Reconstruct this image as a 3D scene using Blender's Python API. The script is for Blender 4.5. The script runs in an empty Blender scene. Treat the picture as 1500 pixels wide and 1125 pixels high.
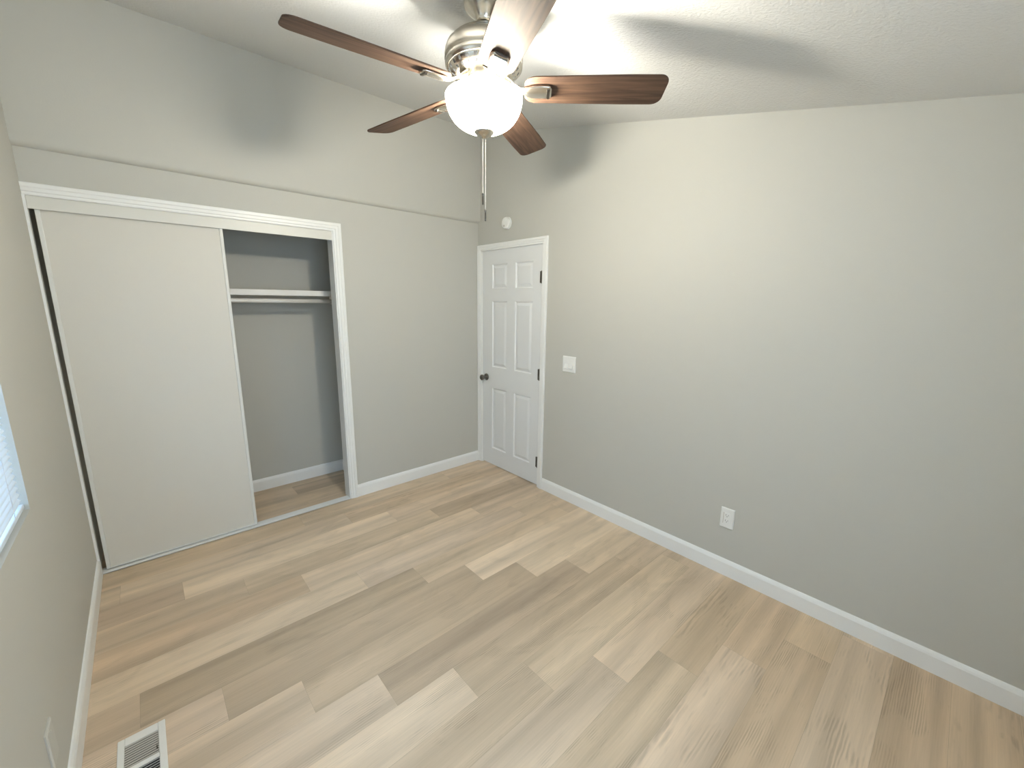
import bpy, bmesh, math, random
from mathutils import Vector, Matrix
random.seed(7)
PI = math.pi
S = bpy.context.scene
COL = S.collection

# ------------------------------------------------------------------ camera
FPX = 601.08
YAW, PITCH, ROLL = 0.7358, 0.1969, 0.0124
fw = Vector((math.sin(YAW)*math.cos(PITCH), math.cos(YAW)*math.cos(PITCH), -math.sin(PITCH)))
r0 = Vector((math.cos(YAW), -math.sin(YAW), 0))
u0 = r0.cross(fw)
rt = r0*math.cos(ROLL) + u0*math.sin(ROLL)
up = -r0*math.sin(ROLL) + u0*math.cos(ROLL)
cam = bpy.data.cameras.new('camera')
cam.sensor_fit = 'HORIZONTAL'; cam.sensor_width = 36.0
cam.lens = 36.0*FPX/1500.0
cam.clip_start = 0.02
cam_o = bpy.data.objects.new('camera', cam); COL.objects.link(cam_o)
M = Matrix((rt, up, -fw)).transposed().to_4x4()
M.translation = Vector((-2.4017, -3.1363, 1.5684))
cam_o.matrix_world = M
S.camera = cam_o

# ------------------------------------------------------------------ light, sky, exposure
SKY_STRENGTH = 4.9
LAMP_WATTS = 57.0
BOWL_EMIT = 5.0
S.view_settings.view_transform = 'Standard'
S.view_settings.look = 'None'
S.view_settings.exposure = 1.02
S.view_settings.gamma = 1.0
S.view_settings.use_curve_mapping = False
S.cycles.use_denoising = True
S.cycles.max_bounces = 14
S.cycles.diffuse_bounces = 10
S.cycles.sample_clamp_indirect = 6.0

w = bpy.data.worlds.new('daylight_sky'); S.world = w
w.use_nodes = True
bg = w.node_tree.nodes['Background']
bg.inputs[0].default_value = (0.66, 0.82, 1.04, 1)
bg.inputs[1].default_value = SKY_STRENGTH

XL, YF = -2.742, -3.80         # left wall face, front wall face (behind the camera)
WIN = (-2.45, -1.152, 0.88, 2.02)   # left window opening y0,y1,z0,z1
FILL_WIN = (-2.55, -1.50, 0.90, 1.98)   # added front window for fill daylight: opening x0,x1,z0,z1

def portal(name, loc, rot, sx, sy):
    l = bpy.data.lights.new(name, 'AREA'); l.shape = 'RECTANGLE'; l.size = sx; l.size_y = sy
    l.cycles.is_portal = True
    o = bpy.data.objects.new(name, l); COL.objects.link(o); o.location = loc; o.rotation_euler = rot
    return o
# sky portals set in the two window openings: they only steer sampling of the sky
portal('window_portal', (XL-0.125, (WIN[0]+WIN[1])/2, (WIN[2]+WIN[3])/2), (0, -PI/2, 0), WIN[3]-WIN[2], WIN[1]-WIN[0])

portal('fill_window_portal', ((FILL_WIN[0]+FILL_WIN[1])/2, YF-0.125, (FILL_WIN[2]+FILL_WIN[3])/2), (PI/2, 0, PI), FILL_WIN[1]-FILL_WIN[0], FILL_WIN[3]-FILL_WIN[2])

FAN = Vector((-1.349, -1.80, 0.0))
pl = bpy.data.lights.new('fan_bulb_light', 'POINT')
pl.energy = LAMP_WATTS; pl.color = (1.0, 0.965, 0.875); pl.shadow_soft_size = 0.055
plo = bpy.data.objects.new('fan_bulb_light', pl); COL.objects.link(plo)
plo.location = (FAN.x, FAN.y, 2.255)

# ------------------------------------------------------------------ materials
def mat(name, color, rough=0.5, metal=0.0, spec=0.5):
    m = bpy.data.materials.new(name); m.use_nodes = True
    b = m.node_tree.nodes['Principled BSDF']
    b.inputs['Base Color'].default_value = (*color, 1)
    b.inputs['Roughness'].default_value = rough
    b.inputs['Metallic'].default_value = metal
    b.inputs['Specular IOR Level'].default_value = spec
    return m
def N(m, t, **kw):
    n = m.node_tree.nodes.new(t)
    for k, v in kw.items(): setattr(n, k, v)
    return n
def L(m, a, b): m.node_tree.links.new(a, b)
def bsdf(m): return m.node_tree.nodes['Principled BSDF']
def add_bump(m, scale, strength, dist=0.002, detail=3.0, kind='noise', stretch=(1, 1, 1)):
    tc = N(m, 'ShaderNodeTexCoord'); mp = N(m, 'ShaderNodeMapping')
    mp.inputs['Scale'].default_value = stretch
    L(m, tc.outputs['Object'], mp.inputs['Vector'])
    if kind == 'noise':
        t = N(m, 'ShaderNodeTexNoise'); t.inputs['Scale'].default_value = scale; t.inputs['Detail'].default_value = detail
        out = t.outputs['Fac']
    else:
        t = N(m, 'ShaderNodeTexVoronoi'); t.inputs['Scale'].default_value = scale; out = t.outputs['Distance']
    L(m, mp.outputs['Vector'], t.inputs['Vector'])
    b = N(m, 'ShaderNodeBump'); b.inputs['Strength'].default_value = strength; b.inputs['Distance'].default_value = dist
    L(m, out, b.inputs['Height']); L(m, b.outputs['Normal'], bsdf(m).inputs['Normal'])
    return m

M_WALL = add_bump(mat('wall_greige_paint', (0.520, 0.516, 0.476), 0.62, spec=0.3), 140, 0.12, 0.002, 2)
M_CEIL = add_bump(mat('ceiling_popcorn_white', (0.67, 0.672, 0.66), 0.85, spec=0.2), 95, 0.55, 0.006, 3)
M_TRIM = mat('trim_white_semigloss', (0.82, 0.83, 0.82), 0.35)
M_DOOR = add_bump(mat('door_white_paint', (0.74, 0.755, 0.76), 0.42), 60, 0.05, 0.001, 4, stretch=(1, 6, 0.6))
M_SLIDE = mat('sliding_door_offwhite', (0.66, 0.64, 0.585), 0.5, spec=0.4)
M_STILE = mat('sliding_door_edge_metal', (0.70, 0.70, 0.67), 0.4)
M_FASCIA = mat('closet_track_paint', (0.68, 0.675, 0.63), 0.4)
M_PLASTIC = mat('white_plastic', (0.80, 0.81, 0.79), 0.35)
M_PAINTED = mat('painted_over_plate', (0.535, 0.531, 0.490), 0.55)
M_DARK = mat('dark_slot', (0.02, 0.02, 0.022), 0.7)
M_HINGE = mat('bronze_dark_hinge', (0.10, 0.092, 0.08), 0.4, 0.8)
M_KNOB = mat('satin_nickel_dark', (0.17, 0.158, 0.14), 0.3, 1.0)
M_NICKEL = add_bump(mat('brushed_nickel', (0.66, 0.62, 0.55), 0.26, 1.0), 300, 0.05, 0.0005, 2, stretch=(1, 1, 12))
M_CHAIN = mat('pale_nickel_chain', (0.86, 0.84, 0.77), 0.35, 0.2)
M_ROD = mat('white_closet_rod', (0.78, 0.77, 0.74), 0.35)
M_REG = mat('register_white_enamel', (0.80, 0.79, 0.75), 0.4)
M_REGD = mat('register_louvre_grey', (0.50, 0.47, 0.42), 0.5)  # darker grey-beige tone: one louvre bank, outlet strip, test button
M_VINYL = mat('window_vinyl', (0.8, 0.82, 0.83), 0.4)

# blade: dark walnut laminate underside
M_BLADE = mat('walnut_blade', (0.16, 0.09, 0.055), 0.6, spec=0.2)
def wood_blade(m):
    tc = N(m, 'ShaderNodeTexCoord'); mp = N(m, 'ShaderNodeMapping'); mp.inputs['Scale'].default_value = (3, 45, 3)
    L(m, tc.outputs['Object'], mp.inputs['Vector'])
    n = N(m, 'ShaderNodeTexNoise'); n.inputs['Scale'].default_value = 1.5; n.inputs['Detail'].default_value = 6
    n.inputs['Distortion'].default_value = 0.6
    L(m, mp.outputs['Vector'], n.inputs['Vector'])
    c = N(m, 'ShaderNodeValToRGB')
    c.color_ramp.elements[0].position = 0.3; c.color_ramp.elements[0].color = (0.045, 0.026, 0.019, 1)
    c.color_ramp.elements[1].position = 0.72; c.color_ramp.elements[1].color = (0.125, 0.074, 0.048, 1)
    L(m, n.outputs['Fac'], c.inputs['Fac']); L(m, c.outputs['Color'], bsdf(m).inputs['Base Color'])
wood_blade(M_BLADE)

# frosted bowl that glows: part see-through for the bulb inside, part glowing glass
def bowl_mat():
    m = bpy.data.materials.new('frosted_glass_bowl'); m.use_nodes = True
    nt = m.node_tree; nt.nodes.clear()
    out = nt.nodes.new('ShaderNodeOutputMaterial'); mix = nt.nodes.new('ShaderNodeMixShader')
    add = nt.nodes.new('ShaderNodeAddShader')
    tr = nt.nodes.new('ShaderNodeBsdfTransparent'); tr.inputs[0].default_value = (1, 0.97, 0.9, 1)
    em = nt.nodes.new('ShaderNodeEmission'); em.inputs[0].default_value = (1.0, 0.95, 0.83, 1); em.inputs[1].default_value = BOWL_EMIT
    df = nt.nodes.new('ShaderNodeBsdfDiffuse'); df.inputs[0].default_value = (0.85, 0.85, 0.8, 1)
    nt.links.new(em.outputs[0], add.inputs[0]); nt.links.new(df.outputs[0], add.inputs[1])
    mix.inputs[0].default_value = 0.45
    nt.links.new(tr.outputs[0], mix.inputs[1]); nt.links.new(add.outputs[0], mix.inputs[2])
    nt.links.new(mix.outputs[0], out.inputs[0])
    return m
M_BOWL = bowl_mat()

# blind slats: thin white vinyl, the sky's blue light put into its colour, slightly translucent
def slat_mat():
    m = bpy.data.materials.new('blind_slat_vinyl'); m.use_nodes = True
    nt = m.node_tree; nt.nodes.clear()
    out = nt.nodes.new('ShaderNodeOutputMaterial'); mix = nt.nodes.new('ShaderNodeMixShader')
    d = nt.nodes.new('ShaderNodeBsdfDiffuse'); d.inputs[0].default_value = (0.72, 0.79, 0.85, 1)
    t = nt.nodes.new('ShaderNodeBsdfTranslucent'); t.inputs[0].default_value = (0.50, 0.76, 0.92, 1)
    mix.inputs[0].default_value = 0.07
    nt.links.new(d.outputs[0], mix.inputs[1]); nt.links.new(t.outputs[0], mix.inputs[2]); nt.links.new(mix.outputs[0], out.inputs[0])
    return m
M_SLAT = slat_mat()

def pane_mat(tint=(0.95, 0.98, 0.98, 1)):
    m = bpy.data.materials.new('window_glass'); m.use_nodes = True
    nt = m.node_tree; nt.nodes.clear()
    out = nt.nodes.new('ShaderNodeOutputMaterial'); mix = nt.nodes.new('ShaderNodeMixShader')
    t = nt.nodes.new('ShaderNodeBsdfTransparent'); t.inputs[0].default_value = tint
    g = nt.nodes.new('ShaderNodeBsdfGlossy'); g.inputs['Roughness'].default_value = 0.02
    mix.inputs[0].default_value = 0.06
    nt.links.new(t.outputs[0], mix.inputs[1]); nt.links.new(g.outputs[0], mix.inputs[2]); nt.links.new(mix.outputs[0], out.inputs[0])
    return m
M_PANE = pane_mat()
M_PANE_DIM = pane_mat((0.62, 0.72, 0.78, 1))   # tint added to dim the daylight that reaches the blind

# vinyl plank floor: colour per plank from the mesh, grain from noise stretched along the plank
def floor_mat():
    m = mat('vinyl_plank_oak', (0.5, 0.42, 0.32), 0.42, spec=0.4)
    at = N(m, 'ShaderNodeAttribute'); at.attribute_name = 'plank_tone'
    of = N(m, 'ShaderNodeAttribute'); of.attribute_name = 'plank_shift'
    tc = N(m, 'ShaderNodeTexCoord')
    sc = N(m, 'ShaderNodeVectorMath', operation='SCALE'); sc.inputs['Scale'].default_value = 23.0
    L(m, of.outputs['Color'], sc.inputs[0])
    ad = N(m, 'ShaderNodeVectorMath', operation='ADD')
    L(m, tc.outputs['Object'], ad.inputs[0]); L(m, sc.outputs[0], ad.inputs[1])
    def noise(scale, sx, sy, det, dist=0.0):
        mp = N(m, 'ShaderNodeMapping'); mp.inputs['Scale'].default_value = (sx, sy, 1)
        L(m, ad.outputs[0], mp.inputs['Vector'])
        n = N(m, 'ShaderNodeTexNoise'); n.inputs['Scale'].default_value = scale; n.inputs['Detail'].default_value = det
        n.inputs['Distortion'].default_value = dist
        L(m, mp.outputs['Vector'], n.inputs['Vector']); return n.outputs['Fac'], mp
    band, _ = noise(1.0, 0.75, 12.0, 1.5, 0.35)
    fine, _ = noise(1.0, 6.0, 190.0, 4.0, 0.3)
    blot, _ = noise(1.0, 3.2, 9.0, 3.0, 1.2)
    # cathedral figure: rings of a long distorted wave, only in blotches
    mpw = N(m, 'ShaderNodeMapping'); mpw.inputs['Scale'].default_value = (1.6, 13.0, 1)
    L(m, ad.outputs[0], mpw.inputs['Vector'])
    wv = N(m, 'ShaderNodeTexWave', wave_type='RINGS'); wv.inputs['Scale'].default_value = 3.2
    wv.inputs['Distortion'].default_value = 5.0; wv.inputs['Detail'].default_value = 3.0; wv.inputs['Detail Scale'].default_value = 1.3
    L(m, mpw.outputs['Vector'], wv.inputs['Vector'])
    def mr(src, a, b, c, d):
        x = N(m, 'ShaderNodeMapRange'); x.inputs[1].default_value = a; x.inputs[2].default_value = b
        x.inputs[3].default_value = c; x.inputs[4].default_value = d; L(m, src, x.inputs[0]); return x.outputs[0]
    def mul(a, b):
        x = N(m, 'ShaderNodeMath', operation='MULTIPLY'); L(m, a, x.inputs[0]); L(m, b, x.inputs[1]); return x.outputs[0]
    f = mul(mr(band, 0.28, 0.72, 0.78, 1.15), mr(fine, 0.3, 0.7, 0.95, 1.045))
    mask = mr(blot, 0.50, 0.64, 0.0, 1.0)
    wl = mr(wv.outputs['Fac'], 0.0, 1.0, -0.22, 0.04)
    g = N(m, 'ShaderNodeMath', operation='MULTIPLY_ADD'); L(m, mask, g.inputs[0]); L(m, wl, g.inputs[1]); g.inputs[2].default_value = 1.0
    f = mul(f, g.outputs[0])
    mx = N(m, 'ShaderNodeVectorMath', operation='SCALE')
    L(m, at.outputs['Color'], mx.inputs[0]); L(m, f, mx.inputs['Scale'])
    L(m, mx.outputs[0], bsdf(m).inputs['Base Color'])
    bp = N(m, 'ShaderNodeBump'); bp.inputs['Strength'].default_value = 0.05; bp.inputs['Distance'].default_value = 0.001
    L(m, fine, bp.inputs['Height']); L(m, bp.outputs['Normal'], bsdf(m).inputs['Normal'])
    return m
M_FLOOR = floor_mat()
M_SEAM = mat('plank_seam', (0.33, 0.27, 0.2), 0.7)

# ------------------------------------------------------------------ helpers
def box(bm, x0, x1, y0, y1, z0, z1, mi=0):
    vs = [bm.verts.new(p) for p in ((x0,y0,z0),(x1,y0,z0),(x1,y1,z0),(x0,y1,z0),(x0,y0,z1),(x1,y0,z1),(x1,y1,z1),(x0,y1,z1))]
    fs = []
    for f in ((0,3,2,1),(4,5,6,7),(0,1,5,4),(1,2,6,5),(2,3,7,6),(3,0,4,7)):
        fc = bm.faces.new([vs[i] for i in f]); fc.material_index = mi; fs.append(fc)
    return vs
def obox(bm, M4, hx, hy, hz):
    vs = box(bm, -hx, hx, -hy, hy, -hz, hz)
    for v in vs: v.co = M4 @ v.co
    return vs
def lathe(bm, prof, seg=48, c=(0,0,0), axis='Z', cap=True):
    rings = []
    for r, z in prof:
        ring = []
        for i in range(seg):
            a = 2*PI*i/seg
            p = Vector((r*math.cos(a), r*math.sin(a), z))
            if axis == 'X': p = Vector((p.z, p.x, p.y))
            ring.append(bm.verts.new(p + Vector(c)))
        rings.append(ring)
    for a, b in zip(rings, rings[1:]):
        for i in range(seg):
            f = bm.faces.new((a[i], a[(i+1) % seg], b[(i+1) % seg], b[i])); f.smooth = True
    if cap:
        bm.faces.new(list(reversed(rings[0]))); bm.faces.new(rings[-1])
def tube(bm, pts, r, seg=10):
    rings = []
    for k, p in enumerate(pts):
        p = Vector(p)
        d = (Vector(pts[min(k+1, len(pts)-1)]) - Vector(pts[max(k-1, 0)])).normalized()
        a = d.orthogonal().normalized(); b = d.cross(a)
        rings.append([bm.verts.new(p + r*(math.cos(2*PI*i/seg)*a + math.sin(2*PI*i/seg)*b)) for i in range(seg)])
    for a, b in zip(rings, rings[1:]):
        for i in range(seg):
            f = bm.faces.new((a[i], a[(i+1) % seg], b[(i+1) % seg], b[i])); f.smooth = True
    bm.faces.new(list(reversed(rings[0]))); bm.faces.new(rings[-1])
def obj(name, bm, mats, parent=None, bevel=0.0, seg=2, sharp=None):
    bmesh.ops.recalc_face_normals(bm, faces=bm.faces[:])
    me = bpy.data.meshes.new(name); bm.to_mesh(me); bm.free()
    for mm in (mats if isinstance(mats, (list, tuple)) else [mats]): me.materials.append(mm)
    o = bpy.data.objects.new(name, me); COL.objects.link(o)
    if parent is not None:
        o.parent = parent
        # meshes are modelled in world space; shift under the parent's base
        o.matrix_parent_inverse = Matrix.Translation(-Vector(parent['_base'])) if '_base' in parent else Matrix.Identity(4)
    if bevel > 0:
        b = o.modifiers.new('bevel', 'BEVEL'); b.width = bevel; b.segments = seg; b.limit_method = 'ANGLE'; b.angle_limit = 0.6
    return o
ROOTS = []
def thing(name, label, cat, base, group=None):
    o = bpy.data.objects.new(name, None); COL.objects.link(o)
    o.location = base; o.empty_display_size = 0.05
    o['_base'] = list(base); o['label'] = label; o['category'] = cat
    if group: o['group'] = group
    ROOTS.append(o)
    return o
def struct(o, label=None):
    o['kind'] = 'structure'
    if label: o['label'] = label
    return o
def B(): return bmesh.new()

# ------------------------------------------------------------------ room shell
CZ, CS = 3.01, 0.224                # ceiling height at the closet wall, fall towards the camera
def cz(y): return CZ + CS*y
def prism_yz(bm, x0, x1, pts):
    a = [bm.verts.new((x0, y, z)) for y, z in pts]; b = [bm.verts.new((x1, y, z)) for y, z in pts]
    bm.faces.new(a); bm.faces.new(list(reversed(b)))
    n = len(pts)
    for i in range(n): bm.faces.new((a[i], b[i], b[(i+1) % n], a[(i+1) % n]))

TOP = 0.004                         # walls run this far into the ceiling slab's underside
# right wall with the door opening
DY0, DY1, DZ = -0.826, -0.056, 2.028
bm = B()
prism_yz(bm, 0, 0.12, [(0.72, DZ), (0.72, cz(0.72)), (YF-0.12, cz(YF-0.12)), (YF-0.12, DZ)])
box(bm, 0, 0.12, YF-0.12, DY0, 0, DZ)
box(bm, 0, 0.12, DY1, 0.72, 0, DZ)
struct(obj('wall_right', bm, M_WALL), 'greige wall with the white six-panel door')
bm = B(); box(bm, 0.125, 0.16, -1.2, 0.3, -0.05, 2.3); struct(obj('door_light_blocker', bm, M_WALL))  # unseen slab behind the door, added to block sky light leaking under it
# left wall with window opening
y0, y1, z0, z1 = WIN
bm = B()
prism_yz(bm, XL-0.12, XL, [(0.72, z1), (0.72, cz(0.72)), (YF-0.12, cz(YF-0.12)), (YF-0.12, z1)])
box(bm, XL-0.12, XL, YF-0.12, 0.72, 0, z0)
box(bm, XL-0.12, XL, YF-0.12, y0, z0, z1)
box(bm, XL-0.12, XL, y1, 0.72, z0, z1)
struct(obj('wall_left', bm, M_WALL), 'greige wall with the window at the left edge')
# back wall with the closet opening
CX0, CX1, CH = XL, -1.300, 2.050
bm = B()
box(bm, CX1, 0, 0, 0.10, 0, CH)
box(bm, XL, 0, 0, 0.10, CH, 2.262)
struct(obj('wall_back', bm, M_WALL), 'greige closet wall below the long ledge')
bm = B()
RB = 0.030                          # its lower edge is rounded
arc = [(-RB*math.sin(PI/2*i/8), 2.262+RB-RB*math.cos(PI/2*i/8)) for i in range(9)]
prism_yz(bm, XL, 0, arc + [(-RB, cz(-RB)), (0.10, cz(0.10)), (0.10, 2.262)])
struct(obj('wall_upper', bm, M_WALL), 'upper wall standing slightly proud above the closet wall')
# closet inside
bm = B(); box(bm, XL, 0, 0.63, 0.72, 0, 2.40); struct(obj('wall_closet_back', bm, M_WALL))
bm = B(); box(bm, -1.125, -1.045, 0.10, 0.63, 0, 2.40); struct(obj('wall_closet_right', bm, M_WALL))
bm = B(); box(bm, XL, -1.125, 0.10, 0.63, 2.30, 2.40); struct(obj('ceiling_closet', bm, M_WALL))
# front wall (behind the camera)
bm = B()
a_, b_, c_, d_ = FILL_WIN
box(bm, XL, a_, YF-0.12, YF, 0, cz(YF)-0.01); box(bm, b_, 0, YF-0.12, YF, 0, cz(YF)-0.01)
box(bm, a_, b_, YF-0.12, YF, 0, c_); box(bm, a_, b_, YF-0.12, YF, d_, cz(YF)-0.01)
struct(obj('wall_front', bm, M_WALL))
# sloping ceiling
bm = B()
pts = [(0.72, cz(0.72)), (0.72, cz(0.72)+0.12), (YF-0.12, cz(YF-0.12)+0.12), (YF-0.12, cz(YF-0.12))]
prism_yz(bm, XL-0.12, 0.12, pts)
struct(obj('ceiling', bm, M_CEIL), 'white popcorn ceiling sloping down from the closet wall')

# ------------------------------------------------------------------ floor of vinyl planks
PW, PL_ = 0.1831, 1.22
TONES = {'L': (0.728, 0.583, 0.430), 'l': (0.676, 0.535, 0.390), 'm': (0.639, 0.503, 0.361), 'd': (0.555, 0.433, 0.309),
         'D': (0.508, 0.395, 0.282), 't': (0.632, 0.484, 0.335), 'g': (0.632, 0.505, 0.378)}
# row: (joint x, tones of the planks right of joint-n ... ) read from left to right, three planks a row
ROWS = {-4: (-0.9, 'mmm'), -3: (-1.6, 'mdm'), -2: (-1.95, 'dmm'), -1: (-0.75, 'mmd'),
        0: (-0.48, 'tml'), 1: (-0.213, 'mlt'), 2: (-1.177, 'dLl'), 3: (-0.916, 'mmD'), 4: (-0.66, 'tlm'),
        5: (-0.41, 'lgm'), 6: (-0.14, 'dDm'), 7: (-1.11, 'lDL'), 8: (-0.856, 'ldL'), 9: (-0.605, 'LDl'),
        10: (-0.345, 'LLd'), 11: (-0.095, 'lmm'), 12: (-1.055, 'mgl'), 13: (-0.803, 'lmt'), 14: (-0.544, 'llt'),
        15: (-0.29, 'mdt'), 16: (-0.04, 'ltl'), 17: (-1.0, "tmt"), 18: (-0.75, "mlt"), 19: (-0.5, "lmt"), 20: (-0.25, "mtl"), 21: (-1.2, "ltm")}
bm = B()
tone = bm.loops.layers.float_color.new('plank_tone'); shift = bm.loops.layers.float_color.new('plank_shift')
GAP = 0.0003
for r, (jx, tn) in ROWS.items():
    ya = -0.020 - PW*r; yb = ya - PW
    ya = min(ya, 0.70); yb = max(yb, YF-0.1)
    if ya <= yb: continue
    starts = []
    x = jx
    while x > XL-0.05: x -= PL_
    k = 0
    while x < 0.05:
        xa, xb = max(x, XL-0.06), min(x+PL_, 0.06)
        if xb > xa:
            c = TONES[tn[min(k, len(tn)-1)]]
            j = [random.uniform(0.975, 1.025) for _ in range(3)]
            sh = (random.random(), random.random(), random.random(), 1)
            vs = [bm.verts.new(p) for p in ((xa+GAP, yb+GAP, 0), (xb-GAP, yb+GAP, 0), (xb-GAP, ya-GAP, 0), (xa+GAP, ya-GAP, 0))]
            f = bm.faces.new(vs)
            for lp in f.loops:
                lp[tone] = (c[0]*j[0], c[1]*j[0]*(j[1]*0.3+0.7), c[2]*j[0]*(j[2]*0.5+0.5), 1); lp[shift] = sh
            k += 1
        x += PL_
box(bm, XL-0.06, 0.06, YF-0.1, 0.70, -0.05, -0.0012, 1)
struct(obj('floor', bm, [M_FLOOR, M_SEAM]), 'pale oak vinyl plank floor')

# ------------------------------------------------------------------ baseboards
BPROF = [(0.0, 0.0), (0.013, 0.0), (0.013, 0.078), (0.010, 0.088), (0.005, 0.097), (0.0, 0.100)]
def baseboard(name, a, b, nrm, mitre_a=0.0, mitre_b=0.0):
    a, b, nrm = Vector(a), Vector(b), Vector(nrm); d = (b-a).normalized()
    bm = B()
    A = [bm.verts.new(a + nrm*o + d*(o*mitre_a) + Vector((0, 0, z))) for o, z in BPROF]
    C = [bm.verts.new(b + nrm*o - d*(o*mitre_b) + Vector((0, 0, z))) for o, z in BPROF]
    n = len(BPROF)
    for i in range(n): bm.faces.new((A[i], C[i], C[(i+1) % n], A[(i+1) % n]))
    bm.faces.new(A); bm.faces.new(list(reversed(C)))
    return struct(obj(name, bm, M_TRIM))
baseboard('baseboard_back', (-1.242, 0, 0), (0, 0, 0), (0, -1, 0), 0, 1.4)
baseboard('baseboard_right', (0, -0.884, 0), (0, YF, 0), (-1, 0, 0), 0, 1)
baseboard('baseboard_left', (XL, YF, 0), (XL, -0.014, 0), (1, 0, 0), 1, 0)
baseboard('baseboard_front', (XL, YF, 0), (0, YF, 0), (0, 1, 0), 1, 1)
baseboard('baseboard_closet', (XL, 0.63, 0), (-1.125, 0.63, 0), (0, -1, 0), 0, 1)
baseboard('baseboard_closet_right', (-1.125, 0.63, 0), (-1.125, 0.10, 0), (-1, 0, 0), 1, 0)

# ------------------------------------------------------------------ casings: a stepped profile mitred round an opening
CAS = [(0.0, 0.0), (0.0, 0.009), (0.006, 0.011), (0.014, 0.011), (0.018, 0.015), (0.034, 0.015), (0.038, 0.018), (0.054, 0.018), (0.057, 0.014), (0.057, 0.0)]
def casing(name, P, u0, u1, v1, left=True, uclip=None, k=1.0):
    """P maps (u, v, out) to a point; opening from u0 to u1, head at v1."""
    bm = B()
    stations = []
    def st(fu, fv): stations.append([bm.verts.new(P(fu(o*k), fv(o*k), t)) for o, t in CAS])
    if left:
        st(lambda o: u0-o, lambda o: 0.0); st(lambda o: u0-o, lambda o: v1+o)
    else:
        st(lambda o: u0, lambda o: v1+o)
    st(lambda o: u1+o, lambda o: v1+o); st(lambda o: u1+o, lambda o: 0.0)
    n = len(CAS)
    for A, C in zip(stations, stations[1:]):
        for i in range(n): bm.faces.new((A[i], C[i], C[(i+1) % n], A[(i+1) % n]))
    bm.faces.new(stations[0]); bm.faces.new(list(reversed(stations[-1])))
    return struct(obj(name, bm, M_TRIM))
# door casing on the right wall: u runs towards the camera (-y)
casing('trim_1', lambda u, v, t: (-t, -u, v), -DY1-0.002, -DY0+0.002, DZ-0.012, k=0.93)['label'] = 'white stepped casing round the six-panel door'
casing('trim_2', lambda u, v, t: (u, -t, v), XL+0.001, CX1, CH-0.004, left=False)['label'] = 'white stepped casing round the closet opening'
# door jamb lining
bm = B()
box(bm, -0.001, 0.118, DY1-0.004, DY1, 0, DZ); box(bm, -0.001, 0.118, DY0, DY0+0.004, 0, DZ); box(bm, -0.001, 0.118, DY0, DY1, DZ-0.004, DZ)
struct(obj('trim_3', bm, M_TRIM))
# closet jamb lining, thin left strip, track fascia, floor track
bm = B()
box(bm, CX1-0.006, CX1, 0.0, 0.10, 0, CH)
struct(obj('trim_4', bm, M_TRIM), 'white jamb lining of the closet opening')
bm = B(); box(bm, XL, XL+0.010, -0.013, 0.030, 0, CH-0.004); struct(obj('trim_5', bm, M_TRIM), 'thin white strip down the left side of the closet')
bm = B()
box(bm, XL+0.010, CX1-0.006, 0.002, 0.008, 1.985, CH)
box(bm, XL+0.010, CX1-0.006, 0.008, 0.095, CH-0.012, CH)
struct(obj('trim_6', bm, M_FASCIA, bevel=0.0015), 'track cover above the sliding doors')
bm = B()
box(bm, XL+0.010, CX1-0.006, -0.012, 0.062, 0.0005, 0.005)
box(bm, XL+0.010, CX1-0.006, -0.012, -0.009, 0.0005, 0.009)
struct(obj('trim_7', bm, M_TRIM, bevel=0.001), 'white floor track of the sliding closet doors')

# ------------------------------------------------------------------ six-panel door
def six_panel(bm, X, Y0, Y1, Z0, Z1, th, panels):
    """front face at x = X looking to -x; panels (ya, yb, za, zb)"""
    ys = sorted({Y0, Y1} | {p for q in panels for p in q[:2]}); zs = sorted({Z0, Z1} | {p for q in panels for p in q[2:]})
    V = {}
    def v(y, z, x=X):
        key = (round(y, 5), round(z, 5), round(x, 5))
        if key not in V: V[key] = bm.verts.new((x, y, z))
        return V[key]
    pset = {(q[0], q[2]): q for q in panels}
    for i in range(len(ys)-1):
        for j in range(len(zs)-1):
            key = (ys[i], zs[j])
            if key in pset:
                ya, yb, za, zb = pset[key]
                loops = []
                for ins, dx in ((0, 0), (0.008, 0.010), (0.015, 0.010), (0.036, 0.0015)):
                    loops.append([v(ya+ins, za+ins, X+dx), v(yb-ins, za+ins, X+dx), v(yb-ins, zb-ins, X+dx), v(ya+ins, zb-ins, X+dx)])
                for A, C in zip(loops, loops[1:]):
                    for k in range(4): bm.faces.new((A[k], A[(k+1) % 4], C[(k+1) % 4], C[k]))
                bm.faces.new(loops[-1])
            else:
                bm.faces.new((v(ys[i], zs[j]), v(ys[i+1], zs[j]), v(ys[i+1], zs[j+1]), v(ys[i], zs[j+1])))
    # back and sides
    b = [bm.verts.new((X+th, y, z)) for y, z in ((Y0, Z0), (Y1, Z0), (Y1, Z1), (Y0, Z1))]
    bm.faces.new(b)
    bot = [v(y, Z0) for y in ys]; topv = [v(y, Z1) for y in ys]; lf = [v(Y0, z) for z in zs]; rg = [v(Y1, z) for z in zs]
    bm.faces.new(bot + [b[1], b[0]]); bm.faces.new(topv + [b[2], b[3]]); bm.faces.new(lf + [b[3], b[0]]); bm.faces.new(rg + [b[2], b[1]])
door = bpy.data.objects.new('door_1', None); COL.objects.link(door); door['_base'] = [0.02, -0.441, 0.0]; door.location = (0.02, -0.441, 0)
struct(door, 'white six-panel door with dark knob and hinges'); ROOTS.append(door)
SY0, SY1, SZ0, SZ1 = -0.819, -0.063, 0.012, 2.018
panels = []
for za, zb in ((1.685, 1.895), (0.975, 1.575), (0.180, 0.775)):
    panels += [(-0.402, -0.200, za, zb), (-0.718, -0.506, za, zb)]
panels = [(a, b, c, d) for a, b, c, d in panels]
bm = B(); six_panel(bm, 0.004, SY0, SY1, SZ0, SZ1, 0.035, panels)
obj('slab', bm, M_DOOR, door)
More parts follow.
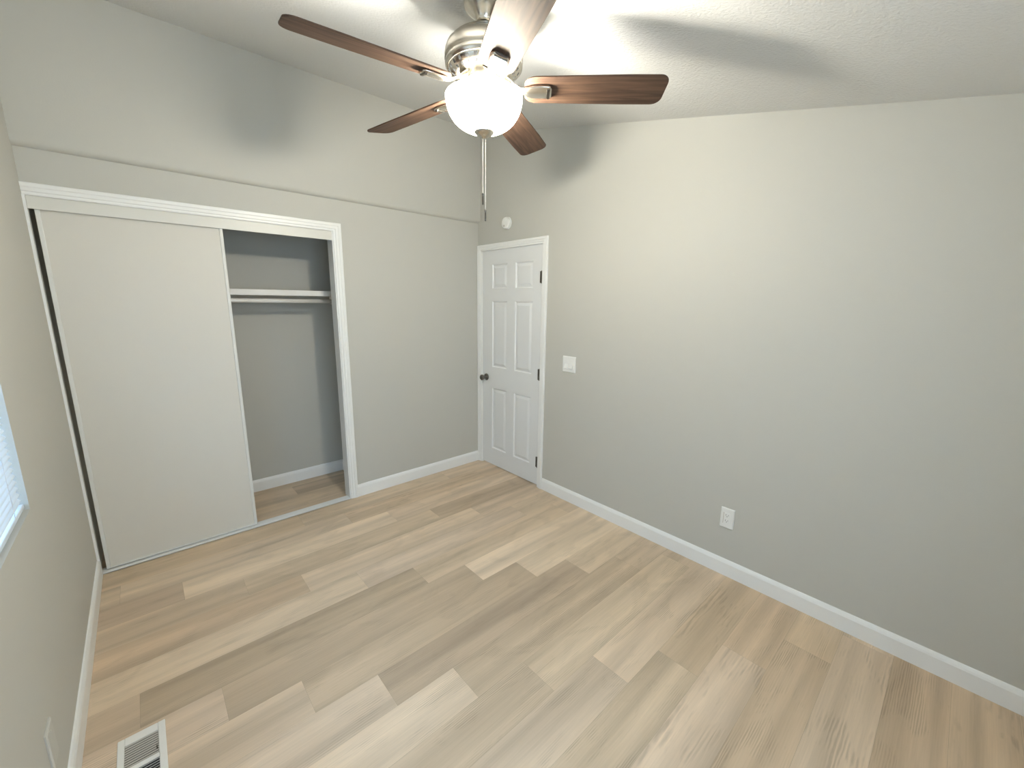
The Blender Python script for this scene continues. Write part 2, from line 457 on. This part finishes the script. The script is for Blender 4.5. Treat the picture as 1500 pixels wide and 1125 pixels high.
for hz in (1.765, 0.985, 0.222):
    bm = B()
    h = 0.090
    for k in range(3):   # knuckles
        za = hz - h/2 + k*h/3
        lathe(bm, [(0.006, za+0.0006), (0.006, za+h/3-0.0006)], 14, (-0.006, -0.8215, 0))
    lathe(bm, [(0.0035, hz-h/2-0.004), (0.0045, hz-h/2-0.002), (0.0035, hz-h/2)], 12, (-0.006, -0.8215, 0))
    lathe(bm, [(0.0035, hz+h/2), (0.0045, hz+h/2+0.002), (0.0035, hz+h/2+0.004)], 12, (-0.006, -0.8215, 0))
    box(bm, -0.0045, 0.0035, -0.8205, -0.802, hz-h/2, hz+h/2)
    obj('hinge', bm, M_HINGE, door)['label'] = 'dark hinge'
bm = B()
kn = [(0.0325, 0.0035), (0.0325, -0.001), (0.029, -0.005), (0.015, -0.008), (0.011, -0.013), (0.011, -0.028), (0.016, -0.033), (0.025, -0.041),
      (0.0275, -0.050), (0.0265, -0.058), (0.021, -0.064), (0.010, -0.0665), (0.002, -0.067)]
lathe(bm, kn, 40, (0, -0.118, 0.868), axis='X')
kb = obj('door_knob', bm, M_KNOB, door); kb['label'] = 'dark nickel door knob'

# ------------------------------------------------------------------ sliding closet doors
def slider(name, x0, x1, y, label):
    r = bpy.data.objects.new(name, None); COL.objects.link(r); r['_base'] = [(x0+x1)/2, y, 0.0]; r.location = r['_base']
    struct(r, label); ROOTS.append(r)
    bm = B(); box(bm, x0+0.016, x1-0.016, y+0.002, y+0.014, 0.022, 2.006)
    obj('panel', bm, M_SLIDE, r)
    for a, b in ((x0, x0+0.018), (x1-0.018, x1)):
        bm = B()
        box(bm, a, b, y-0.003, y+0.018, 0.012, 2.008)
        c = (a+b)/2
        obj('stile', bm, M_STILE, r, bevel=0.003)['label'] = 'thin pale metal edge strip'
    bm = B(); box(bm, x0+0.018, x1-0.018, y+0.000, y+0.016, 0.012, 0.022)
    obj('bottom_rail', bm, M_STILE, r)
slider('door_2', -2.713, -1.950, 0.018, 'off-white sliding closet door slid to the left')
slider('door_3', -2.690, -1.985, 0.048, 'second sliding door behind the first')

# ------------------------------------------------------------------ closet shelf and rod
sh = thing('closet_shelf', 'white closet shelf running across the inside of the closet above the rod', 'shelf', (-1.93, 0.46, 1.61))
bm = B(); box(bm, XL+0.001, -1.126, 0.302, 0.628, 1.612, 1.630); obj('board', bm, M_ROD, sh)
bm = B(); box(bm, XL+0.001, -1.126, 0.290, 0.302, 1.595, 1.636); obj('front_lip', bm, M_ROD, sh, bevel=0.002)
bm = B(); box(bm, -1.145, -1.1255, 0.302, 0.628, 1.53, 1.612); obj('side_cleat', bm, M_ROD, sh)
bm = B(); box(bm, XL+0.0005, XL+0.02, 0.302, 0.628, 1.53, 1.612); obj('side_cleat', bm, M_ROD, sh)
rd = thing('closet_rod', 'round white hanging rod just below the closet shelf', 'closet rod', (-1.93, 0.345, 1.557))
bm = B(); tube(bm, [(XL+0.021, 0.345, 1.557), (-1.146, 0.345, 1.557)], 0.0155, 20); obj('pole', bm, M_ROD, rd)
for xx in (XL+0.0205, -1.152):
    bm = B(); lathe(bm, [(0.030, 0), (0.030, 0.003), (0.021, 0.006)], 28, (xx, 0.345, 1.557), axis='X'); obj('socket', bm, M_ROD, rd)

# ------------------------------------------------------------------ window in the left wall
win = bpy.data.objects.new('window_1', None); COL.objects.link(win); win['_base'] = [XL-0.1, -1.8, 0.88]; win.location = win['_base']
struct(win, 'window behind the blind at the left edge'); ROOTS.append(win)
bm = B()
fx0, fx1 = XL-0.112, XL-0.072
box(bm, fx0, fx1, y0, y0+0.045, z0, z1); box(bm, fx0, fx1, y1-0.045, y1, z0, z1)
box(bm, fx0, fx1, y0+0.045, y1-0.045, z0, z0+0.045); box(bm, fx0, fx1, y0+0.045, y1-0.045, z1-0.045, z1)
ym = (y0+y1)/2
box(bm, fx0, fx1, ym-0.025, ym+0.025, z0+0.045, z1-0.045)
obj('frame', bm, M_VINYL, win, bevel=0.003)
for a, b in ((y0+0.045, ym-0.025), (ym+0.025, y1-0.045)):
    bm = B(); box(bm, XL-0.094, XL-0.090, a, b, z0+0.045, z1-0.045); obj('pane', bm, M_PANE_DIM, win)
fill_win = bpy.data.objects.new('fill_window', None); COL.objects.link(fill_win); fill_win['_base'] = [-1.1, YF-0.1, 0.75]; fill_win.location = fill_win['_base']  # added window that lets in fill daylight from the front
struct(fill_win, 'added window behind the camera for fill daylight'); ROOTS.append(fill_win)
bm = B()
xm_ = (a_+b_)/2
for q0, q1 in ((a_, a_+0.045), (xm_-0.025, xm_+0.025), (b_-0.045, b_)): box(bm, q0, q1, YF-0.112, YF-0.072, c_, d_)
for q0, q1 in ((a_+0.045, xm_-0.025), (xm_+0.025, b_-0.045)):
    box(bm, q0, q1, YF-0.112, YF-0.072, c_, c_+0.045); box(bm, q0, q1, YF-0.112, YF-0.072, d_-0.045, d_)
obj('frame', bm, M_VINYL, fill_win)
for q0, q1 in ((a_+0.045, xm_-0.025), (xm_+0.025, b_-0.045)):
    bm = B(); box(bm, q0, q1, YF-0.094, YF-0.090, c_+0.045, d_-0.045); obj('pane', bm, M_PANE, fill_win)
bl = thing('window_blind', 'pale blue backlit slatted blind hanging in the window at the left edge', 'blind', (XL-0.02, -1.8, 0.89))
bx = XL-0.0215
bm = B(); box(bm, bx-0.016, bx+0.016, y0+0.006, y1-0.006, z1-0.034, z1-0.002); obj('headrail', bm, M_VINYL, bl, bevel=0.002)
bm = B(); box(bm, bx-0.012, bx+0.012, y0+0.008, y1-0.006, 0.889, 0.905); obj('bottom_rail', bm, M_SLAT, bl, bevel=0.003)
zz = 0.926; nsl = 0
TILT = math.radians(49)
slat0 = None
while zz < z1-0.04:
    if slat0 is None:
        bm = B()
        # shallow crowned slat
        prof = []
        for i in range(7):
            t = -1 + 2*i/6
            px, pz = t*0.0125, 0.0018*(1-t*t)
            prof.append((px*math.cos(TILT) - pz*math.sin(TILT), -px*math.sin(TILT) + pz*math.cos(TILT)))
        A = [bm.verts.new((bx+p, y0+0.008, zz+q)) for p, q in prof]; C = [bm.verts.new((bx+p, y1-0.004, zz+q)) for p, q in prof]
        A2 = [bm.verts.new((bx+p, y0+0.008, zz+q-0.0006)) for p, q in prof]; C2 = [bm.verts.new((bx+p, y1-0.004, zz+q-0.0006)) for p, q in prof]
        for i in range(6):
            f = bm.faces.new((A[i], C[i], C[i+1], A[i+1])); f.smooth = True
            f = bm.faces.new((A2[i], C2[i], C2[i+1], A2[i+1])); f.smooth = True
        bm.faces.new((A[0], C[0], C2[0], A2[0])); bm.faces.new((A[6], C[6], C2[6], A2[6]))
        slat0 = obj('slat', bm, M_SLAT, bl); zs0 = zz
    else:
        s = slat0.copy(); COL.objects.link(s); s.parent = bl; s.matrix_parent_inverse = slat0.matrix_parent_inverse.copy()
        s.location = (0, 0, zz-zs0)
    nsl += 1; zz += 0.0215
for yy in (y1-0.14, (y0+y1)/2, y0+0.14):
    bm = B(); tube(bm, [(bx+0.0135, yy, 0.905), (bx+0.0135, yy, z1-0.034)], 0.0008, 6); tube(bm, [(bx-0.0135, yy, 0.905), (bx-0.0135, yy, z1-0.034)], 0.0008, 6)
    obj('ladder_cord', bm, M_VINYL, bl)

# ------------------------------------------------------------------ light switch, outlet, smoke alarm, blank plate
def plate_x(bm, X, yc, zc, wy, hz, t, nx):
    """cover plate on a wall x=X standing out in direction nx, with sloping rim"""
    a = [bm.verts.new((X, yc+sy*wy/2, zc+sz*hz/2)) for sy, sz in ((-1,-1),(1,-1),(1,1),(-1,1))]
    b = [bm.verts.new((X+nx*t*0.55, yc+sy*wy/2, zc+sz*hz/2)) for sy, sz in ((-1,-1),(1,-1),(1,1),(-1,1))]
    c = [bm.verts.new((X+nx*t, yc+sy*(wy/2-0.005), zc+sz*(hz/2-0.005))) for sy, sz in ((-1,-1),(1,-1),(1,1),(-1,1))]
    for A, C in ((a, b), (b, c)):
        for i in range(4): bm.faces.new((A[i], A[(i+1) % 4], C[(i+1) % 4], C[i]))
    bm.faces.new(c); bm.faces.new(list(reversed(a)))
sw = thing('light_switch', 'white double rocker light switch on the wall right of the door', 'light switch', (0, -1.133, 1.109))
bm = B(); plate_x(bm, -0.0003, -1.133, 1.109, 0.124, 0.122, 0.0075, -1); obj('cover_plate', bm, M_PLASTIC, sw)
for yc in (-1.109, -1.157):
    bm = B()
    # rocker pressed in at the top: lower half stands out
    pts = [(-0.0074, 1.142), (-0.0085, 1.142), (-0.0080, 1.112), (-0.0180, 1.0785), (-0.0074, 1.0755)]
    a = [bm.verts.new((x, yc-0.0165, z)) for x, z in pts]; b = [bm.verts.new((x, yc+0.0165, z)) for x, z in pts]
    bm.faces.new(a); bm.faces.new(list(reversed(b)))
    for i in range(5): bm.faces.new((a[i], b[i], b[(i+1) % 5], a[(i+1) % 5]))
    obj('rocker', bm, M_PLASTIC, sw)
ol = thing('wall_outlet', 'white electrical outlet low on the right wall above the baseboard', 'outlet', (0, -2.361, 0.355))
bm = B(); plate_x(bm, -0.0003, -2.361, 0.355, 0.074, 0.122, 0.0075, -1); obj('cover_plate', bm, M_PLASTIC, ol)
bm = B(); box(bm, -0.0092, -0.0070, -2.361-0.0167, -2.361+0.0167, 0.355-0.0335, 0.355+0.0335); rc = obj('receptacle', bm, M_PLASTIC, ol, bevel=0.0008)
bm = B()
for dz in (0.020, -0.013):
    box(bm, -0.0096, -0.0090, -2.361+0.0055, -2.361+0.0075, 0.355+dz-0.004, 0.355+dz+0.004)
    box(bm, -0.0096, -0.0090, -2.361-0.0075, -2.361-0.0055, 0.355+dz-0.003, 0.355+dz+0.003)
    lathe(bm, [(0.0022, -0.0096), (0.0022, -0.0090)], 12, (0, -2.361, 0.355+dz-0.009), axis='X')
sl = obj('contact_slots', bm, M_DARK, rc)
sl['label'] = 'dark contact slots'
if True:
    bm = B(); box(bm, -0.0092, -0.0070, -2.361+0.018, -2.361+0.0205, 0.355-0.034, 0.355+0.034); obj('painted_shade_strip', bm, M_REGD, ol)  # solid grey strip painted as the shade beside the receptacle
sd = thing('smoke_detector', 'small round white smoke detector on the wall above the door', 'smoke detector', (0, -0.407, 2.216))
bm = B(); lathe(bm, [(0.050, 0.0), (0.050, -0.008), (0.047, -0.010)], 48, (0, -0.407, 2.216), axis='X'); obj('base', bm, M_PLASTIC, sd)
bm = B(); lathe(bm, [(0.047, -0.010), (0.0475, -0.022), (0.045, -0.029), (0.038, -0.034), (0.024, -0.036), (0.002, -0.0365)], 48, (0, -0.407, 2.216), axis='X'); obj('cover', bm, M_PLASTIC, sd)
bm = B(); lathe(bm, [(0.008, -0.034), (0.008, -0.0375), (0.006, -0.0385)], 20, (0, -0.400, 2.192), axis='X'); obj('test_button', bm, M_REGD, sd)
bp = thing('blank_cover_plate', 'painted-over blank cover plate low on the left wall below the window', 'wall plate', (XL, -1.532, 0.292))
bm = B(); plate_x(bm, XL+0.0003, -1.532, 0.292, 0.078, 0.122, 0.0065, 1); obj('plate', bm, M_PAINTED, bp)
for dz in (0.044, -0.044):
    bm = B(); lathe(bm, [(0.0032, 0.0062), (0.0032, 0.0074), (0.0022, 0.0079)], 14, (XL, -1.532, 0.292+dz), axis='X'); obj('screw', bm, M_PAINTED, bp)

# ------------------------------------------------------------------ floor register
rg = thing('floor_register', 'white louvred floor vent at the bottom left near the wall', 'floor vent', (-2.5755, -1.466, 0))
RX0, RX1, RY0, RY1 = -2.641, -2.510, -1.612, -1.320
GX0, GX1 = -2.622, -2.531
bm = B()
box(bm, RX0, GX0, RY0, RY1, 0.0003, 0.006); box(bm, GX1, RX1, RY0, RY1, 0.0003, 0.006)
for a, b in ((-1.355, RY1), (-1.475, -1.457), (RY0, -1.577)): box(bm, GX0, GX1, a, b, 0.0003, 0.006)
obj('frame', bm, M_REG, rg, bevel=0.0025)
bm = B(); box(bm, GX0, GX1, -1.577, -1.355, 0.0002, 0.0007); obj('duct_opening', bm, M_DARK, rg)['label'] = 'dark duct opening'
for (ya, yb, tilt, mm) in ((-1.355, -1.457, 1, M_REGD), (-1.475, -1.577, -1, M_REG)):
    n = 10
    for i in range(n):
        yc = ya + (yb-ya)*(i+0.5)/n
        bm = B()
        M4 = Matrix.Translation((0.5*(GX0+GX1), yc, 0.0036)) @ Matrix.Rotation(math.radians(12 if tilt > 0 else -40), 4, 'X')
        obox(bm, M4, 0.5*(GX1-GX0)-0.0002, 0.0028 if tilt > 0 else 0.0017, 0.0005)
        obj('louvre', bm, mm, rg)
bm = B(); box(bm, -2.537, -2.534, -1.44, -1.428, 0.005, 0.011); obj('damper_lever', bm, M_HINGE, rg)

# ------------------------------------------------------------------ ceiling fan
fan = thing('ceiling_fan', 'brushed nickel ceiling fan with five walnut blades and a lit glass bowl', 'ceiling fan', (FAN.x, FAN.y, 2.60))
c = (FAN.x, FAN.y, 0)
bm = B()
lathe(bm, [(0.072, 2.628), (0.072, 2.598), (0.066, 2.590), (0.050, 2.575), (0.036, 2.562), (0.031, 2.553), (0.030, 2.548), (0.022, 2.547)], 48, c)
obj('canopy', bm, M_NICKEL, fan)
bm = B(); lathe(bm, [(0.0125, 2.50), (0.0125, 2.556)], 24, c); obj('downrod', bm, M_KNOB, fan)
bm = B()
lathe(bm, [(0.022, 2.535), (0.030, 2.524), (0.046, 2.517), (0.070, 2.511), (0.095, 2.502), (0.112, 2.491), (0.118, 2.485), (0.1185, 2.482), (0.124, 2.480), (0.134, 2.469),
           (0.140, 2.455), (0.142, 2.440), (0.142, 2.424), (0.1395, 2.421), (0.1395, 2.418), (0.1415, 2.415), (0.140, 2.406), (0.134, 2.399), (0.132, 2.398)], 64, c)
hs = obj('motor_housing', bm, M_NICKEL, fan)
bm = B()
VP = [(0.131, 2.399), (0.1285, 2.395), (0.121, 2.3855), (0.118, 2.383), (0.116, 2.381), (0.106, 2.375), (0.102, 2.373), (0.088, 2.369), (0.070, 2.367), (0.050, 2.366)]
lathe(bm, VP, 75, c)
bm.faces.ensure_lookup_table()
for band in (1, 4):                 # cooling slots: a dark pattern in the plate
    for i in range(75):
        if i % 3 == 0: bm.faces[band*75+i].material_index = 1
obj('vent_plate', bm, [M_NICKEL, M_DARK], fan)
bm = B()
lathe(bm, [(0.060, 2.367), (0.062, 2.362), (0.062, 2.338), (0.068, 2.334), (0.072, 2.330), (0.085, 2.324), (0.085, 2.319), (0.066, 2.317), (0.050, 2.316)], 48, c)  # bottom flange widened to hold the lamp's light off the ceiling
for k in range(8):
    a = 2*PI*k/8+0.2
    M4 = Matrix.Translation((FAN.x+0.0625*math.cos(a), FAN.y+0.0625*math.sin(a), 2.350)) @ Matrix.Rotation(a, 4, 'Z') @ Matrix.Rotation(PI/2, 4, 'Y')
    vs = []
    lathe(bm, [(0.004, -0.001), (0.004, 0.002), (0.002, 0.003)], 10)
    for v in list(bm.verts)[-30:]: v.co = M4 @ v.co
obj('switch_housing', bm, M_NICKEL, fan)
bm = B()
prof = []
for i in range(15):
    t = i/14
    a = t*PI/2
    prof.append((0.142*math.cos(a)**0.80 if i < 14 else 0.008, 2.306 - 0.114*math.sin(a)))
prof = [(0.139, 2.311), (0.1425, 2.309)] + prof
lathe(bm, prof, 64, c, cap=False)
bw = obj('glass_bowl', bm, M_BOWL, fan); bw['label'] = 'glowing frosted glass bowl'
bm = B(); lathe(bm, [(0.010, 2.315), (0.010, 2.19)], 16, c); obj('center_stem', bm, M_NICKEL, fan)
bm = B(); lathe(bm, [(0.012, 2.197), (0.0365, 2.1955), (0.0375, 2.193), (0.036, 2.190), (0.029, 2.183), (0.018, 2.177), (0.012, 2.175), (0.010, 2.171), (0.004, 2.169)], 40, c)
obj('finial', bm, M_NICKEL, fan)
# pull chains: beads on a thread, and a fob
for (dx, zb) in ((-0.005, 1.937), (0.005, 1.877)):
    off = rt*dx
    px, py = FAN.x+off.x, FAN.y+off.y
    bm = B()
    zc = 2.170
    tube(bm, [(px, py, zc), (px, py, zb+0.035)], 0.0011, 6)
    while zc > zb+0.040:
        bmesh.ops.create_icosphere(bm, subdivisions=1, radius=0.0022, matrix=Matrix.Translation((px, py, zc))); zc -= 0.0052
    for f in bm.faces: f.smooth = True
    ch = obj('pull_chain', bm, M_CHAIN, fan)
    bm = B()
    lathe(bm, [(0.0012, zb+0.044), (0.0040, zb+0.041), (0.0042, zb+0.038), (0.0022, zb+0.034), (0.0030, zb+0.030), (0.0034, zb+0.010), (0.0030, zb+0.002), (0.0012, zb)], 16, (px, py, 0))
    obj('fob', bm, M_KNOB, ch)
# blades
BZ, R0, R1, BPITCH = 2.335, 0.150, 0.662, math.radians(-14)
outline = []
def blade_mesh():
    bm = B()
    n = 26
    topv, botv = [], []
    pts = []
    # half widths along the blade: rounded root, slight flare, rounded tip
    def hw(x):
        t = (x-R0)/(R1-R0)
        w_ = 0.062 + 0.008*min(1, t*1.4)
        d0 = x-R0; d1 = R1-x
        if d0 < 0.045: w_ *= math.sqrt(max(0, 1-((0.045-d0)/0.045)**2))*0.55+0.45
        if d1 < 0.035: w_ -= 0.036*(1-math.sqrt(max(0, 1-((0.035-d1)/0.035)**2)))
        return w_
    xs = [R0+(R1-R0)*(0.5-0.5*math.cos(PI*i/40)) for i in range(41)]
    up_ = [(x, hw(x)) for x in xs]; dn = [(x, -hw(x)) for x in reversed(xs)]
    loop = up_+dn
    T = 0.0028
    a = [bm.verts.new((x, y, T)) for x, y in loop]; b = [bm.verts.new((x, y, -T)) for x, y in loop]
    bm.faces.new(a); bm.faces.new(list(reversed(b)))
    m_ = len(loop)
    for i in range(m_): bm.faces.new((a[i], b[i], b[(i+1) % m_], a[(i+1) % m_]))
    return bm
def iron_mesh():
    bm = B()
    # arm from the motor down to the blade root: tapered curved strap with a flared holder plate under the blade
    path = [(0.074, 2.372-BZ, 0.026), (0.092, 2.362-BZ, 0.024), (0.112, 2.346-BZ, 0.020), (0.135, 2.333-BZ, 0.019), (0.160, 2.327-BZ, 0.026), (0.180, 2.326-BZ, 0.032), (0.215, 2.3265-BZ, 0.033),
            (0.240, 2.3265-BZ, 0.031), (0.248, 2.3265-BZ, 0.024)]
    rings = []
    for i, (x, z, hw) in enumerate(path):
        t = min(1, max(0, (x-0.10)/0.08)); rr = BPITCH*t
        def R(y, zz): return (x, y*math.cos(rr)-zz*math.sin(rr), z+y*math.sin(rr)+zz*math.cos(rr))
        rings.append([bm.verts.new(R(y, q)) for y, q in ((-hw, 0.002), (-hw*0.8, -0.003), (-hw*0.3, -0.0055), (hw*0.3, -0.0055), (hw*0.8, -0.003), (hw, 0.002), (hw*0.5, 0.0035), (-hw*0.5, 0.0035))])
    for A, C in zip(rings, rings[1:]):
        for i in range(8):
            f = bm.faces.new((A[i], A[(i+1) % 8], C[(i+1) % 8], C[i])); f.smooth = True
    bm.faces.new(rings[0]); bm.faces.new(list(reversed(rings[-1])))
    return bm
blade0 = iron0 = cap0 = None
for k in range(5):
    th = -0.7596 + k*2*PI/5
    Mb = Matrix.Translation(-Vector((FAN.x, FAN.y, 2.60))) @ Matrix.Translation((FAN.x, FAN.y, BZ)) @ Matrix.Rotation(th, 4, 'Z')
    if blade0 is None:
        bm = blade_mesh()
        blade0 = obj('blade', bm, M_BLADE, bevel=0.0015)
        iron0 = obj('blade_iron', iron_mesh(), M_NICKEL)
        bm = B()
        obox(bm, Matrix.Translation((0.236, 0, -0.0135)) @ Matrix.Rotation(BPITCH, 4, 'X'), 0.006, 0.022, 0.004)
        cap0 = obj('iron_clip', bm, M_KNOB, bevel=0.002)
        trio = (blade0, iron0, cap0)
    else:
        trio = tuple(o.copy() for o in (blade0, iron0, cap0))
        for o in trio: COL.objects.link(o)
    b_, i_, c_ = trio
    b_.parent = fan; b_.matrix_parent_inverse = Matrix.Identity(4); b_.matrix_basis = Mb @ Matrix.Rotation(BPITCH, 4, 'X')
    i_.parent = fan; i_.matrix_parent_inverse = Matrix.Identity(4); i_.matrix_basis = Mb
    c_.parent = i_; c_.matrix_parent_inverse = Matrix.Identity(4); c_.matrix_basis = Matrix.Identity(4)

for o in ROOTS:
    if '_base' in o: del o['_base']
